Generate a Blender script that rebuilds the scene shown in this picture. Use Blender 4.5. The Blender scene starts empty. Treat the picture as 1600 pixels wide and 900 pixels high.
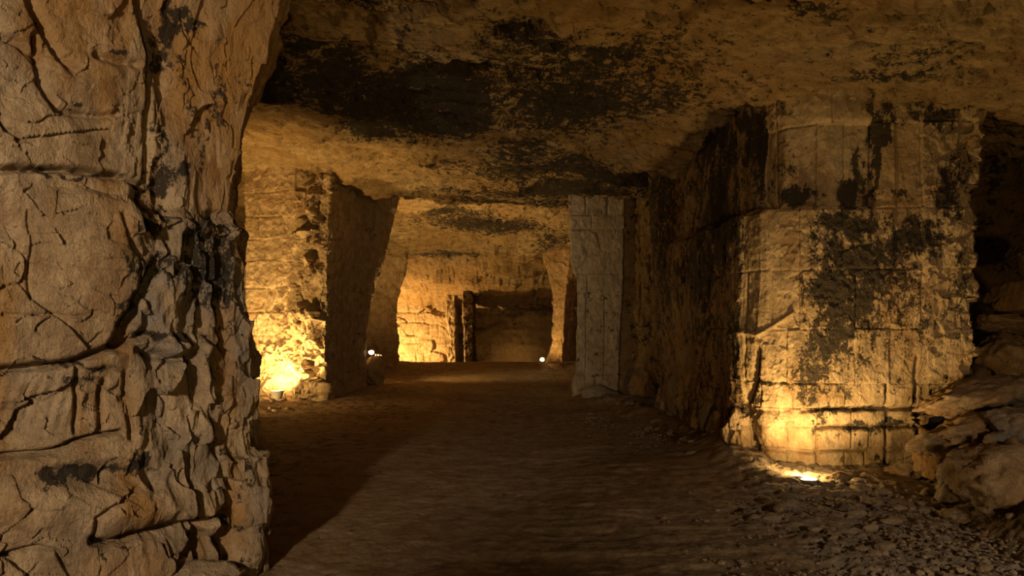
import bpy, math, random
import numpy as np

# ------------------------------------------------------------------ camera, world, lights, exposure
F = 1100.0            # focal length in pixels of the 1600x900 frame
EYE = 1.65            # camera height
HOR = 510.0           # horizon row
scn = bpy.context.scene
COL = scn.collection
cam_d = bpy.data.cameras.new('camera'); cam = bpy.data.objects.new('camera', cam_d); COL.objects.link(cam)
cam.location = (0, 0, EYE); cam.rotation_euler = (math.pi / 2, 0, 0)
cam_d.sensor_width = 36; cam_d.lens = 36 * F / 1600; cam_d.shift_y = (HOR - 450) / 1600
cam_d.clip_start = 0.05; cam_d.clip_end = 200
scn.camera = cam
vs = scn.view_settings
scn.display_settings.display_device = 'sRGB'
vs.view_transform = 'Standard'; vs.look = 'None'; vs.gamma = 1.0; vs.use_curve_mapping = False
vs.exposure = 0.42
w = bpy.data.worlds.new('world'); scn.world = w; w.use_nodes = True
w.node_tree.nodes['Background'].inputs[0].default_value = (1.0, 0.62, 0.3, 1)
w.node_tree.nodes['Background'].inputs[1].default_value = 0.0

WARM = (1.0, 0.61, 0.20)
TAN = (1.0, 0.74, 0.47)

def look_rot(a, b):
    from mathutils import Vector
    return (Vector(b) - Vector(a)).to_track_quat('-Z', 'Y').to_euler()

def spot(name, loc, to, power, color=WARM, angle=120, blend=0.6, radius=0.06):
    d = bpy.data.lights.new(name, 'SPOT'); d.energy = power; d.color = color
    d.spot_size = math.radians(angle); d.spot_blend = blend; d.shadow_soft_size = radius
    o = bpy.data.objects.new(name, d); COL.objects.link(o)
    o.location = loc; o.rotation_euler = look_rot(loc, to)
    return o

def point(name, loc, power, color=WARM, radius=0.06):
    d = bpy.data.lights.new(name, 'POINT'); d.energy = power; d.color = color; d.shadow_soft_size = radius
    o = bpy.data.objects.new(name, d); COL.objects.link(o); o.location = loc
    return o

# unseen fill lights, added beside and behind the camera to brighten the rock
spot('fill_light_behind_camera', (-2.2, -1.6, 2.5), (-3.0, 4.2, 1.9), 900, TAN, 60, 0.7, 0.15)
spot('fill_light_behind_left', (0.9, -3.5, 0.7), (2.4, 8.2, 4.4), 520, WARM, 76, 0.9, 0.2)
spot('fill_light_beside_right', (3.9, 0.9, 1.5), (2.6, 7.4, 0.1), 250, TAN, 75, 0.9, 0.12)
spot('fill_light_behind_near_pillar', (-6.2, 12.0, 0.3), (-5.2, 15.8, 3.6), 860, WARM, 140, 0.8, 0.08)  # hidden light added to brighten the golden pillar and the ceiling above it
spot('lamp_light_far_right', (6.6, 9.8, 0.9), (6.0, 13.0, 2.5), 15, WARM, 150, 0.8, 0.1)
# visible lamps: see the floodlight builder for their own light

# ------------------------------------------------------------------ noise
def _h(ix, iy, iz, seed):
    n = (ix.astype(np.uint32) * np.uint32(374761393)) ^ (iy.astype(np.uint32) * np.uint32(668265263)) \
        ^ (iz.astype(np.uint32) * np.uint32(2147483647 - 9973)) ^ np.uint32((seed * 3266489917 + 12345) & 0xffffffff)
    n = (n ^ (n >> np.uint32(15))) * np.uint32(2246822519)
    n = (n ^ (n >> np.uint32(13))) * np.uint32(3266489917)
    return (n ^ (n >> np.uint32(16)))

def rnd(ix, iy, iz, seed):
    return _h(ix, iy, iz, seed).astype(np.float32) / np.float32(4294967295.0)

def vnoise(P, seed=0):
    i = np.floor(P).astype(np.int64); f = (P - i).astype(np.float32)
    f = f * f * f * (f * (f * 6 - 15) + 10)
    x, y, z = i[:, 0], i[:, 1], i[:, 2]
    def c(a, b, d): return rnd(x + a, y + b, z + d, seed)
    fx, fy, fz = f[:, 0], f[:, 1], f[:, 2]
    x00 = c(0,0,0) * (1-fx) + c(1,0,0) * fx; x10 = c(0,1,0) * (1-fx) + c(1,1,0) * fx
    x01 = c(0,0,1) * (1-fx) + c(1,0,1) * fx; x11 = c(0,1,1) * (1-fx) + c(1,1,1) * fx
    y0 = x00 * (1-fy) + x10 * fy; y1 = x01 * (1-fy) + x11 * fy
    return (y0 * (1-fz) + y1 * fz) * 2 - 1

def fbm(P, freq, octaves=4, seed=0, gain=0.5):
    a, s, t = 1.0, 0.0, 0.0
    fr = np.asarray(freq, dtype=np.float64)
    for k in range(octaves):
        s = s + a * vnoise(P * fr + 17.3 * k, seed + k); t += a
        a *= gain; fr = fr * 2.03
    return s / t * 1.6

def ridge(P, freq, octaves=3, seed=0):
    a, s, t = 1.0, 0.0, 0.0
    fr = np.asarray(freq, dtype=np.float64)
    for k in range(octaves):
        s = s + a * (1 - np.abs(vnoise(P * fr + 9.1 * k, seed + k)) * 2); t += a
        a *= 0.5; fr = fr * 2.1
    return s / t

def facets(P, freq, seed=0, tilt=0.6, warp=0.25):
    """broken rock: every cell is a tilted plane; returns about -1..1 in units of a cell"""
    fr = np.asarray(freq, dtype=np.float64)
    Q = P * fr
    if warp:
        Q = Q + warp * np.stack([vnoise(Q * 1.7, seed + 50), vnoise(Q * 1.7, seed + 51), vnoise(Q * 1.7, seed + 52)], 1)
    out = np.empty(len(Q), dtype=np.float32)
    CH = 120000
    for s0 in range(0, len(Q), CH):
        q = Q[s0:s0 + CH]; i = np.floor(q).astype(np.int64)
        best = np.full(len(q), 1e9, dtype=np.float32); val = np.zeros(len(q), dtype=np.float32)
        for a in (-1, 0, 1):
            for b in (-1, 0, 1):
                for c in (-1, 0, 1):
                    x, y, z = i[:, 0] + a, i[:, 1] + b, i[:, 2] + c
                    dx = (q[:, 0] - x - rnd(x, y, z, seed)).astype(np.float32)
                    dy = (q[:, 1] - y - rnd(x, y, z, seed + 1)).astype(np.float32)
                    dz = (q[:, 2] - z - rnd(x, y, z, seed + 2)).astype(np.float32)
                    d = dx * dx + dy * dy + dz * dz
                    m = d < best
                    if m.any():
                        best[m] = d[m]
                        xm, ym, zm = x[m], y[m], z[m]
                        val[m] = (rnd(xm, ym, zm, seed + 3) * 2 - 1) * 0.4 + tilt * (
                            dx[m] * (rnd(xm, ym, zm, seed + 4) * 2 - 1) + dy[m] * (rnd(xm, ym, zm, seed + 5) * 2 - 1)
                            + dz[m] * (rnd(xm, ym, zm, seed + 6) * 2 - 1)) * 1.6
        out[s0:s0 + CH] = val
    return out

def sstep(a, b, x):
    t = np.clip((x - a) / (b - a), 0, 1)
    return t * t * (3 - 2 * t)

# pixel helpers: where a world point shows in the photograph, and back
def to_px(P):
    Y = np.maximum(P[:, 1], 0.3)
    return 800 + F * P[:, 0] / Y, HOR - F * (P[:, 2] - EYE) / Y

def at(px, py, Y):
    return ((px - 800) / F * Y, Y, EYE + (HOR - py) / F * Y)

def X_(px, Y): return (px - 800) / F * Y
def Z_(py, Y): return EYE + (HOR - py) / F * Y

def seg_dist(x, y, pts):
    d = np.full(len(x), 1e9)
    for (x0, y0), (x1, y1) in zip(pts[:-1], pts[1:]):
        vx, vy = x1 - x0, y1 - y0
        t = np.clip(((x - x0) * vx + (y - y0) * vy) / (vx * vx + vy * vy + 1e-9), 0, 1)
        d = np.minimum(d, np.hypot(x - x0 - t * vx, y - y0 - t * vy))
    return d

def blobs(x, y, lst):
    s = np.zeros(len(x))
    for b in lst:
        cx, cy, rx, ry, a = b[:5]
        r = ((x - cx) / rx) ** 2 + ((y - cy) / ry) ** 2
        s = np.maximum(s, a * np.exp(-r * 0.9))
    return s

# ------------------------------------------------------------------ materials
class NT:
    def __init__(self, name):
        self.m = bpy.data.materials.new(name); self.m.use_nodes = True
        self.t = self.m.node_tree; self.t.nodes.clear()
    def n(self, typ, **kw):
        o = self.t.nodes.new(typ)
        for k, v in kw.items(): setattr(o, k, v)
        return o
    def l(self, a, b): self.t.links.new(a, b)
    def math(self, op, a, b=None, clamp=False):
        o = self.n('ShaderNodeMath', operation=op, use_clamp=clamp)
        for k, v in enumerate((a, b)):
            if v is None: continue
            if isinstance(v, (int, float)): o.inputs[k].default_value = v
            else: self.l(v, o.inputs[k])
        return o.outputs[0]
    def mapr(self, v, a, b, c=0.0, d=1.0):
        o = self.n('ShaderNodeMapRange'); self.l(v, o.inputs[0])
        o.inputs[1].default_value = a; o.inputs[2].default_value = b; o.inputs[3].default_value = c; o.inputs[4].default_value = d
        return o.outputs[0]
    def mix(self, f, a, b, mode='MIX'):
        o = self.n('ShaderNodeMix', data_type='RGBA', blend_type=mode)
        if isinstance(f, (int, float)): o.inputs[0].default_value = f
        else: self.l(f, o.inputs[0])
        for k, v in ((6, a), (7, b)):
            if isinstance(v, tuple): o.inputs[k].default_value = (*v, 1)
            else: self.l(v, o.inputs[k])
        return o.outputs[2]
    def noise(self, vec, scale, detail=6, rough=0.6, dist=0.0):
        o = self.n('ShaderNodeTexNoise'); self.l(vec, o.inputs['Vector'])
        o.inputs['Scale'].default_value = scale; o.inputs['Detail'].default_value = detail
        o.inputs['Roughness'].default_value = rough; o.inputs['Distortion'].default_value = dist
        return o.outputs[0]
    def voro(self, vec, scale, feature='F1', rand=1.0):
        o = self.n('ShaderNodeTexVoronoi', feature=feature); self.l(vec, o.inputs['Vector'])
        o.inputs['Scale'].default_value = scale; o.inputs['Randomness'].default_value = rand
        return o.outputs[0]

def stone_material(name, a, b, grey=(0.30, 0.27, 0.24), ochre=(0.36, 0.19, 0.05), soot=(0.022, 0.019, 0.016),
                   stretch=(1, 1, 1), soot_scale=9.0, bump=1.0, rough=0.85, fine=60.0, spec=0.25, flake=6.0, flaky=1.0):
    m = NT(name)
    geo = m.n('ShaderNodeNewGeometry')
    mp = m.n('ShaderNodeMapping'); mp.inputs['Scale'].default_value = stretch; m.l(geo.outputs['Position'], mp.inputs[0])
    pos, spos = geo.outputs['Position'], mp.outputs[0]
    at_ = m.n('ShaderNodeAttribute', attribute_name='stain')
    sep = m.n('ShaderNodeSeparateColor'); m.l(at_.outputs['Color'], sep.inputs[0])
    S, O, G = sep.outputs[0], sep.outputs[1], sep.outputs[2]
    n_lo = m.noise(pos, 0.9, 4, 0.6); n_mid = m.noise(spos, 5.0, 8, 0.65); n_hi = m.noise(pos, 28.0, 6, 0.7)
    c = m.mix(m.mapr(n_lo, 0.35, 0.65), a, b)
    c = m.mix(m.mapr(n_mid, 0.42, 0.62, 0, 0.8), c, tuple(x * 0.50 for x in a))
    n_st = m.noise(spos, 1.7, 7, 0.62, 0.8)
    c = m.mix(m.mapr(n_st, 0.52, 0.64, 0, 0.6), c, tuple(x * y for x, y in zip(a, (0.60, 0.48, 0.36))))
    c = m.mix(m.mapr(n_hi, 0.55, 0.72, 0, 0.35), c, tuple(min(1, x * 1.25) for x in b))
    c = m.mix(m.mapr(n_hi, 0.45, 0.32, 0, 0.6), c, tuple(x * 0.45 for x in a))
    # ochre and grey weathering
    of = m.math('MULTIPLY', O, m.mapr(n_mid, 0.30, 0.58, 0.35, 1.0), True)
    c = m.mix(of, c, ochre)
    gf = m.math('MULTIPLY', G, m.mapr(m.noise(pos, 3.4, 6, 0.6), 0.36, 0.58, 0.2, 1.0), True)
    c = m.mix(gf, c, grey)
    # soot, with some recess shade painted in: the mask decides where, the grain of the rock decides which flakes stayed black
    sn = m.noise(spos, soot_scale, 9, 0.72, 0.35)
    sn2 = m.noise(pos, soot_scale * 3.2, 5, 0.75, 0.2)
    sn = m.math('ADD', m.math('MULTIPLY', sn, 0.62), m.math('MULTIPLY', sn2, 0.38))
    sv = m.math('ADD', m.math('MINIMUM', S, 0.86), m.math('MULTIPLY', m.math('SUBTRACT', sn, 0.5), 3.4))
    sf = m.mapr(sv, 0.46, 0.60)
    c = m.mix(m.math('MULTIPLY', sf, 0.93, True), c, soot)
    bs = m.n('ShaderNodeBsdfPrincipled'); out = m.n('ShaderNodeOutputMaterial')
    m.l(c, bs.inputs['Base Color']); bs.inputs['Roughness'].default_value = rough
    bs.inputs['Specular IOR Level'].default_value = spec
    h1 = m.noise(spos, 14.0, 8, 0.68); h2 = m.noise(pos, fine, 5, 0.7)
    h3 = m.voro(pos, 11.0, 'F1')
    wv = m.n('ShaderNodeTexNoise'); m.l(spos, wv.inputs['Vector']); wv.inputs['Scale'].default_value = 4.0; wv.inputs['Detail'].default_value = 4
    wm = m.n('ShaderNodeVectorMath', operation='MULTIPLY_ADD'); m.l(wv.outputs['Color'], wm.inputs[0]); wm.inputs[1].default_value = (.22, .22, .22); m.l(spos, wm.inputs[2])
    vc = m.n('ShaderNodeTexVoronoi', feature='F1'); m.l(wm.outputs[0], vc.inputs['Vector']); vc.inputs['Scale'].default_value = flake
    fs = m.n('ShaderNodeSeparateColor'); m.l(vc.outputs['Color'], fs.inputs[0])
    h = m.math('ADD', m.math('MULTIPLY', h1, 0.075 * bump), m.math('MULTIPLY', h2, 0.014 * bump))
    h = m.math('ADD', h, m.math('MULTIPLY', fs.outputs[0], 0.016 * bump * flaky))
    h = m.math('ADD', h, m.math('MULTIPLY', h3, 0.018 * bump))
    h = m.math('ADD', h, m.math('MULTIPLY', sf, 0.004))
    bp = m.n('ShaderNodeBump'); bp.inputs['Strength'].default_value = 1.0; bp.inputs['Distance'].default_value = 1.0
    m.l(h, bp.inputs['Height']); m.l(bp.outputs[0], bs.inputs['Normal'])
    m.l(bs.outputs[0], out.inputs[0])
    return m.m

M = {}
M['near'] = stone_material('pale_limestone', (0.46, 0.34, 0.21), (0.56, 0.44, 0.30), grey=(0.27, 0.245, 0.22), bump=0.95, soot_scale=7, stretch=(1, 1, 0.6), flaky=1.6)
M['pillar'] = stone_material('sooty_limestone', (0.46, 0.345, 0.21), (0.56, 0.43, 0.28), stretch=(1, 1, 0.55), soot_scale=11, bump=0.6)
M['cut'] = stone_material('sawn_limestone', (0.44, 0.33, 0.20), (0.54, 0.41, 0.26), bump=0.6, soot_scale=6)
M['grey'] = stone_material('grey_sawn_limestone', (0.34, 0.29, 0.23), (0.42, 0.36, 0.29), bump=0.5, soot_scale=6)
M['ceil'] = stone_material('flaking_ceiling_rock', (0.42, 0.30, 0.16), (0.54, 0.40, 0.22), ochre=(0.38, 0.22, 0.07), stretch=(0.6, 1.3, 1), soot_scale=10, bump=1.3, flake=5.0, flaky=2.2)
M['floor'] = stone_material('trodden_dirt', (0.25, 0.195, 0.14), (0.33, 0.26, 0.19), bump=0.5, soot_scale=5, fine=90, spec=0.12, soot=(0.06, 0.045, 0.03))
M['rubble'] = stone_material('rubble_rock', (0.27, 0.205, 0.14), (0.36, 0.28, 0.20), bump=0.6, soot_scale=6, grey=(0.24, 0.225, 0.21))
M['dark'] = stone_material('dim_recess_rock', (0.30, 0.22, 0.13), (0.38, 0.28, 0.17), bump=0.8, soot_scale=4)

def plain(name, color, rough=0.5, metal=0.0, emit=None, power=0.0):
    m = NT(name); bs = m.n('ShaderNodeBsdfPrincipled'); out = m.n('ShaderNodeOutputMaterial')
    geo = m.n('ShaderNodeNewGeometry'); nz = m.noise(geo.outputs['Position'], 40, 4, 0.6)
    c = m.mix(m.mapr(nz, 0.4, 0.7), color, tuple(x * 0.6 for x in color)); m.l(c, bs.inputs['Base Color'])
    bs.inputs['Roughness'].default_value = rough; bs.inputs['Metallic'].default_value = metal
    if emit:
        bs.inputs['Emission Color'].default_value = (*emit, 1); bs.inputs['Emission Strength'].default_value = power
    m.l(bs.outputs[0], out.inputs[0]); return m.m
M['housing'] = plain('dusty_grey_housing', (0.42, 0.40, 0.36), 0.55)
M['steel'] = plain('dark_bracket_steel', (0.10, 0.09, 0.08), 0.5, 0.8)
M['lens'] = plain('lit_lens', (0.9, 0.8, 0.6), 0.3, 0, (1.0, 0.72, 0.36), 30)

# ------------------------------------------------------------------ mesh helpers
def fast_mesh(name, V, Q, stain=None, smooth=True):
    me = bpy.data.meshes.new(name)
    k = Q.shape[1]
    me.vertices.add(len(V)); me.vertices.foreach_set('co', np.ascontiguousarray(V, dtype=np.float32).ravel())
    me.loops.add(Q.size); me.loops.foreach_set('vertex_index', np.ascontiguousarray(Q, dtype=np.int32).ravel())
    me.polygons.add(len(Q)); me.polygons.foreach_set('loop_start', np.arange(0, Q.size, k, dtype=np.int32))
    me.polygons.foreach_set('use_smooth', np.full(len(Q), smooth, dtype=bool))
    me.update(calc_edges=True)
    if stain is not None:
        a = me.color_attributes.new('stain', 'FLOAT_COLOR', 'POINT')
        c = np.ones((len(V), 4), dtype=np.float32); c[:, :3] = stain
        a.data.foreach_set('color', c.ravel())
    return me

def link(name, me, mat, parent=None):
    o = bpy.data.objects.new(name, me); COL.objects.link(o)
    if mat: me.materials.append(mat)
    if parent is not None:
        o.parent = parent; o.location = tuple(-x for x in parent.location)
    return o

def tag(o, label=None, cat=None, group=None, kind=None):
    if label: o['label'] = label
    if cat: o['category'] = cat
    if group: o['group'] = group
    if kind: o['kind'] = kind
    return o

def thing(name, label, cat, loc, group=None):
    o = bpy.data.objects.new(name, None); COL.objects.link(o); o.location = loc
    o.empty_display_size = 0.1
    return tag(o, label, cat, group)

def grid_quads(nu, nv):
    i = np.arange(nu * nv).reshape(nu, nv)
    return np.stack([i[:-1, :-1], i[1:, :-1], i[1:, 1:], i[:-1, 1:]], -1).reshape(-1, 4)

def sub_mesh(V, Q, S, mask):
    q = Q[mask]
    used, inv = np.unique(q, return_inverse=True)
    return V[used], inv.reshape(-1, 4), S[used]

def loft(rings, counts, zs, corner=4):
    """rings: [(z, [(x, y), ...])] going round the pillar; counts: samples per side; zs: heights"""
    rz = np.array([r[0] for r in rings]); RP = np.array([r[1] for r in rings], dtype=float)   # (R, K, 2)
    R, K, _ = RP.shape
    u = np.concatenate([np.linspace(k, k + 1, counts[k], endpoint=False) for k in range(K - 1)] + [[K - 1.0]])
    ks = np.arange(K)
    base = np.empty((len(u), len(zs), 2))
    ringpts = np.empty((R, len(u), 2))
    for r in range(R):
        for c in range(2): ringpts[r, :, c] = np.interp(u, ks, RP[r, :, c])
        for _ in range(corner):
            p = ringpts[r]; q = p.copy(); q[1:-1] = (p[:-2] + 2 * p[1:-1] + p[2:]) / 4; ringpts[r] = q
    for c in range(2):
        for i in range(len(u)):
            base[i, :, c] = np.interp(zs, rz, ringpts[:, i, c])
    P = np.empty((len(u), len(zs), 3)); P[..., :2] = base; P[..., 2] = zs[None, :]
    return P, u

def normals(P):
    du = np.gradient(P, axis=0); dv = np.gradient(P, axis=1)
    n = np.cross(du, dv); n /= (np.linalg.norm(n, axis=2, keepdims=True) + 1e-9)
    return n

class Cells:
    """courses and upright joints; rows: [z0, z1, ...] ascending, cols: one list of s boundaries per course"""
    def __init__(self, rows, cols): self.rows = np.array(rows, float); self.cols = cols
    def run(self, s, z, unit):
        r = np.clip(np.searchsorted(self.rows, z) - 1, 0, len(self.rows) - 2)
        d = np.full(len(s), 9.0)
        for b in self.rows[1:-1]: d = np.minimum(d, np.abs(z - b))
        cid = np.zeros(len(s), dtype=int)
        for k, cl in enumerate(self.cols):
            m = r == k
            if not m.any(): continue
            ss = s[m]; c = np.searchsorted(np.array(cl, float), ss) if cl else np.zeros(m.sum(), int)
            cid[m] = k * 40 + c
            if cl:
                dd = d[m]
                for b in cl: dd = np.minimum(dd, np.abs(ss - b) * unit)
                d[m] = dd
        return cid, d

def split_blocks(root, V, Q, S, cid_face, mat, core_mask):
    """cut the rock face along its joints: every block one mesh part, the unseen rest one core"""
    n = 0
    if core_mask.any():
        v, q, s = sub_mesh(V, Q, S, core_mask)
        link('rock_core', fast_mesh('rock_core', v, q, s), mat, root)
    for c in np.unique(cid_face[~core_mask]):
        mk = (cid_face == c) & ~core_mask
        if mk.sum() < 30:
            continue
        v, q, s = sub_mesh(V, Q, S, mk)
        link('stone_block', fast_mesh('stone_block', v, q, s), mat, root); n += 1
    return n

# ------------------------------------------------------------------ ceiling and floor shapes
def ceil_base(x, y):
    yy = np.array([-8, 6, 12, 16, 17.5, 19.5, 23, 26.3, 27.0, 29, 31, 36, 40, 50.])
    zz = np.array([4.60, 4.60, 4.58, 4.62, 4.70, 5.25, 5.12, 4.25, 5.0, 4.50, 4.12, 2.68, 2.60, 2.5])
    z = np.interp(y, yy, zz)
    near = 1 - sstep(15, 20, y)
    z = z - 0.075 * np.clip(x, -6, 6) * (0.25 + 0.75 * near)
    # arch of the transverse ribs
    z = z - 0.010 * (x + 0.7) ** 2 * np.exp(-((y - 18) / 2.5) ** 2)
    z = z + 0.25 * sstep(-3.2, -5.5, x) * near * sstep(9, 13, y)
    z = z + 0.9 * sstep(5.9, 6.4, x) * sstep(9.2, 10.0, y) * near      # side gallery opens higher
    return z

def floor_base(x, y):
    z = np.interp(y, [-8, 15, 20, 27.5, 30, 36, 50], [0, 0, 0.03, 0.14, 0.14, -0.7, -1.2])
    # rubble bank climbing to the right of the big pillar
    x0 = np.interp(y, [0, 4, 5, 6.5, 7.6, 9, 12], [3.3, 3.35, 3.55, 4.0, 4.55, 4.9, 5.3])
    z = z + np.clip(x - x0, 0, 4) * 0.62 * (1 - sstep(13, 18, y)) 
    # low berms along the wall foot
    z = z + 0.16 * np.exp(-((x - 2.75) / 0.35) ** 2 - ((y - 8.6) / 0.9) ** 2)
    wx = np.interp(y, [8.5, 13, 16.5], [2.9, 2.45, 2.0])
    z = z + 0.14 * np.exp(-((x - wx) / 0.4) ** 2) * sstep(8.3, 9.5, y) * (1 - sstep(17, 18, y))
    z = z + 0.25 * sstep(1.0, 1.4, x) * sstep(24, 26, y) * (1 - sstep(29, 32, y))
    z = z + 0.12 * sstep(-4.2, -5.5, x) * sstep(12, 15, y)
    z = z - 0.10 * sstep(6.2, 4.2, y) * np.exp(-((x + 1.4) / 0.5) ** 2)
    return z

# ------------------------------------------------------------------ structure: ceiling, floor, outer walls
def fan_grid(ys, nt, xmax=13.0, extra=14):
    Sy = np.clip(ys, 4, 12)
    t = np.linspace(-1, 1, nt)
    cols = t[None, :] * Sy[:, None]
    e = np.linspace(0, 1, extra + 1)[1:]
    L = -Sy[:, None] + (-(xmax) + Sy[:, None]) * e[None, ::-1]; Rr = Sy[:, None] + (xmax - Sy[:, None]) * e[None, :]
    X = np.concatenate([L, cols, Rr], 1)
    Y = np.repeat(ys[:, None], X.shape[1], 1)
    return X, Y

def build_ceiling():
    py = np.linspace(60, 560, 560)
    ys = np.concatenate([np.linspace(-7, 4.8, 50)[:-1], (F * 2.95 / py)[::-1]])
    ys = ys[ys < 47]; ys = np.sort(ys)
    X, Y = fan_grid(ys, 600)
    x, y = X.ravel(), Y.ravel()
    P = np.stack([x, y, np.zeros_like(x)], 1)
    wx = x + 0.35 * fbm(P, 0.6, 3, 5); wy = y + 0.35 * fbm(P, 0.6, 3, 6)
    z = ceil_base(wx, wy)
    P[:, 2] = z
    px, pq = to_px(P)
    # broad flakes and slabs of the bedding plane
    fl = facets(P, (0.75, 1.3, 0.5), 11, tilt=0.35, warp=0.5)
    fl2 = facets(P, (2.6, 4.6, 1.5), 12, tilt=0.5, warp=0.6)
    fl3 = facets(P, (9, 15, 6), 13, tilt=0.6, warp=0.5)
    rough = blobs(px, pq, [(950, 130, 220, 90, 1), (640, 200, 200, 60, .8), (1000, 245, 80, 30, 1.2), (1350, 60, 300, 60, .7), (480, 230, 120, 50, .9)])
    d = 0.10 * fl + 0.055 * fl2 * (0.5 + rough) + 0.018 * fl3 * (0.5 + rough) + 0.08 * fbm(P, 0.8, 3, 21) + 0.012 * fbm(P, 7, 4, 22)
    te = fbm(P, (0.35, 0.7, 1), 4, 25) * 2.2; te2 = fbm(P, (1.3, 2.6, 1), 4, 26) * 2.0
    d = d + 0.10 * (np.floor(te) + sstep(0.0, 0.12, te - np.floor(te))) + 0.035 * (np.floor(te2) + sstep(0.0, 0.15, te2 - np.floor(te2)))
    far = sstep(17.5, 20.5, y)
    d = d + far * (0.22 * ridge(P, (0.16, 0.42, 1), 3, 23) + 0.10 * facets(P, (0.35, 0.8, 1), 24, .8, .5) - 0.08)
    # long cracks
    for pts, wd, dp in [([(380, 195), (430, 215), (520, 232)], 3, .05), ([(950, 18), (985, 30), (1010, 33)], 3, .06),
                        ([(620, 80), (700, 95), (800, 100)], 7, .05), ([(1210, 148), (1160, 165), (1100, 205), (1040, 235), (950, 250)], 6, -.05),
                        ([(1020, 90), (1080, 60), (1140, 20)], 4, .03), ([(560, 262), (620, 280), (700, 300)], 5, -.04)]:
        d = d + dp * np.exp(-(seg_dist(px, pq, pts) / wd) ** 2)
    z = z + d
    P[:, 2] = z
    sb = blobs(px, pq, [(650, 165, 130, 55, 1.05), (750, 110, 70, 28, 1.0), (435, 135, 28, 45, 1.0), (520, 130, 80, 60, .72), (560, 20, 130, 26, .5),
                        (480, 85, 70, 12, .55), (830, 45, 90, 28, .62), (950, 90, 90, 40, .55), (900, 165, 150, 60, .62), (1000, 165, 140, 50, .5),
                        (560, 210, 80, 28, .8), (860, 270, 150, 28, .66), (980, 280, 90, 20, .8), (700, 265, 80, 20, .45), (860, 305, 180, 16, .75),
                        (860, 60, 120, 40, .5), (1160, 130, 80, 30, .34), (1400, 130, 130, 18, .5), (1300, 90, 120, 14, .42), (1480, 60, 90, 20, .36), (1450, 100, 160, 16, .4), (1280, 12, 60, 16, .5), (1090, 75, 60, 40, .3),
                        (1380, 120, 50, 14, .5), (640, 75, 60, 20, .4), (820, 240, 90, 22, .5), (760, 352, 130, 12, .6), (860, 370, 40, 20, .5), (690, 397, 90, 8, .6), (740, 440, 60, 8, .3), (700, 330, 120, 8, .6), (840, 520, 90, 50, .7)])  # dark bands at the rib lips paint in the shade of their recesses
    sb = np.maximum(sb, 0.36 * blobs(px, pq, [(870, 110, 330, 130, 1.25)]))
    sb = np.maximum(sb * 1.25 + 0.06, 0.28)
    sb = sb * (1 - blobs(px, pq, [(460, 245, 90, 50, .9), (1370, 70, 160, 50, .25), (710, 45, 35, 18, .8), (940, 15, 80, 22, .7), (800, 100, 0.1, 0.1, 0)]))
    oc = np.clip(0.35 + 0.5 * fbm(P, 0.5, 3, 31), 0, 1)
    gr = blobs(px, pq, [(950, 180, 160, 50, .4), (1230, 90, 160, 40, .3), (980, 240, 60, 20, .6)])
    V = P; nu, nv = X.shape
    Q = grid_quads(nu, nv)
    me = fast_mesh('ceiling', V, Q, np.stack([sb, oc, gr], 1))
    o = link('ceiling', me, M['ceil']); o['kind'] = 'structure'

def build_floor():
    py = np.linspace(38, 480, 430)
    ys = np.concatenate([np.linspace(-7, 3.8, 40)[:-1], np.sort(F * 1.65 / py)])
    ys = ys[ys < 47]
    X, Y = fan_grid(ys, 480)
    x, y = X.ravel(), Y.ravel()
    P = np.stack([x, y, np.zeros_like(x)], 1)
    z = floor_base(x + 0.1 * fbm(P, 1.2, 3, 3), y + 0.2 * fbm(P, 1.2, 3, 4))
    px, pq = to_px(P)
    x0 = np.interp(y, [0, 4, 5.2, 6.5, 8, 10, 13, 16], [1.3, 1.5, 1.9, 2.1, 2.3, 2.4, 2.1, 1.6])
    rubble = sstep(-0.25, 0.5, x - x0 + 0.3 * fbm(P, 1.5, 2, 9)) * (1 - sstep(16, 18, y))
    left = sstep(-3.4, -4.3, x) * sstep(10, 13, y)
    rub = np.clip(rubble + 0.5 * left, 0, 1)
    d = 0.040 * fbm(P, 0.5, 3, 41) + (0.005 + 0.010 * sstep(-.5, 1.5, x)) * fbm(P, (1.5, 2.2, 1), 5, 42, .6) + 0.006 * fbm(P, 14, 3, 43)
    d = d + rub * (0.030 * facets(P, (4, 5, 4), 44, 0.7, 0.4) + 0.018 * facets(P, (11, 13, 11), 45, 0.8, 0.4) + 0.02 * fbm(P, 3, 4, 46))
    rut = np.exp(-((x - 1.0 - 0.05 * y) / 1.3) ** 2) * (1 - sstep(8, 11, y))
    d = d + rut * 0.03 * ridge(P, (0.7, 3.2, 1), 3, 47)
    d = d + 0.03 * np.exp(-((y - 12.6 - 0.4 * np.sin(x * 1.5)) / 0.25) ** 2) * sstep(-1.2, 0.5, x)
    P[:, 2] = z + d
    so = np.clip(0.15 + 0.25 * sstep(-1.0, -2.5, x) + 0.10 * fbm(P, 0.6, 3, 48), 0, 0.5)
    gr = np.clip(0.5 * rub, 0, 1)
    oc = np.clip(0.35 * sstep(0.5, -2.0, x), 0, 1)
    nu, nv = X.shape
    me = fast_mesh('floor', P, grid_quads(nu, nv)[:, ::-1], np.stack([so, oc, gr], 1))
    o = link('floor', me, M['floor']); o['kind'] = 'structure'

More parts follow.
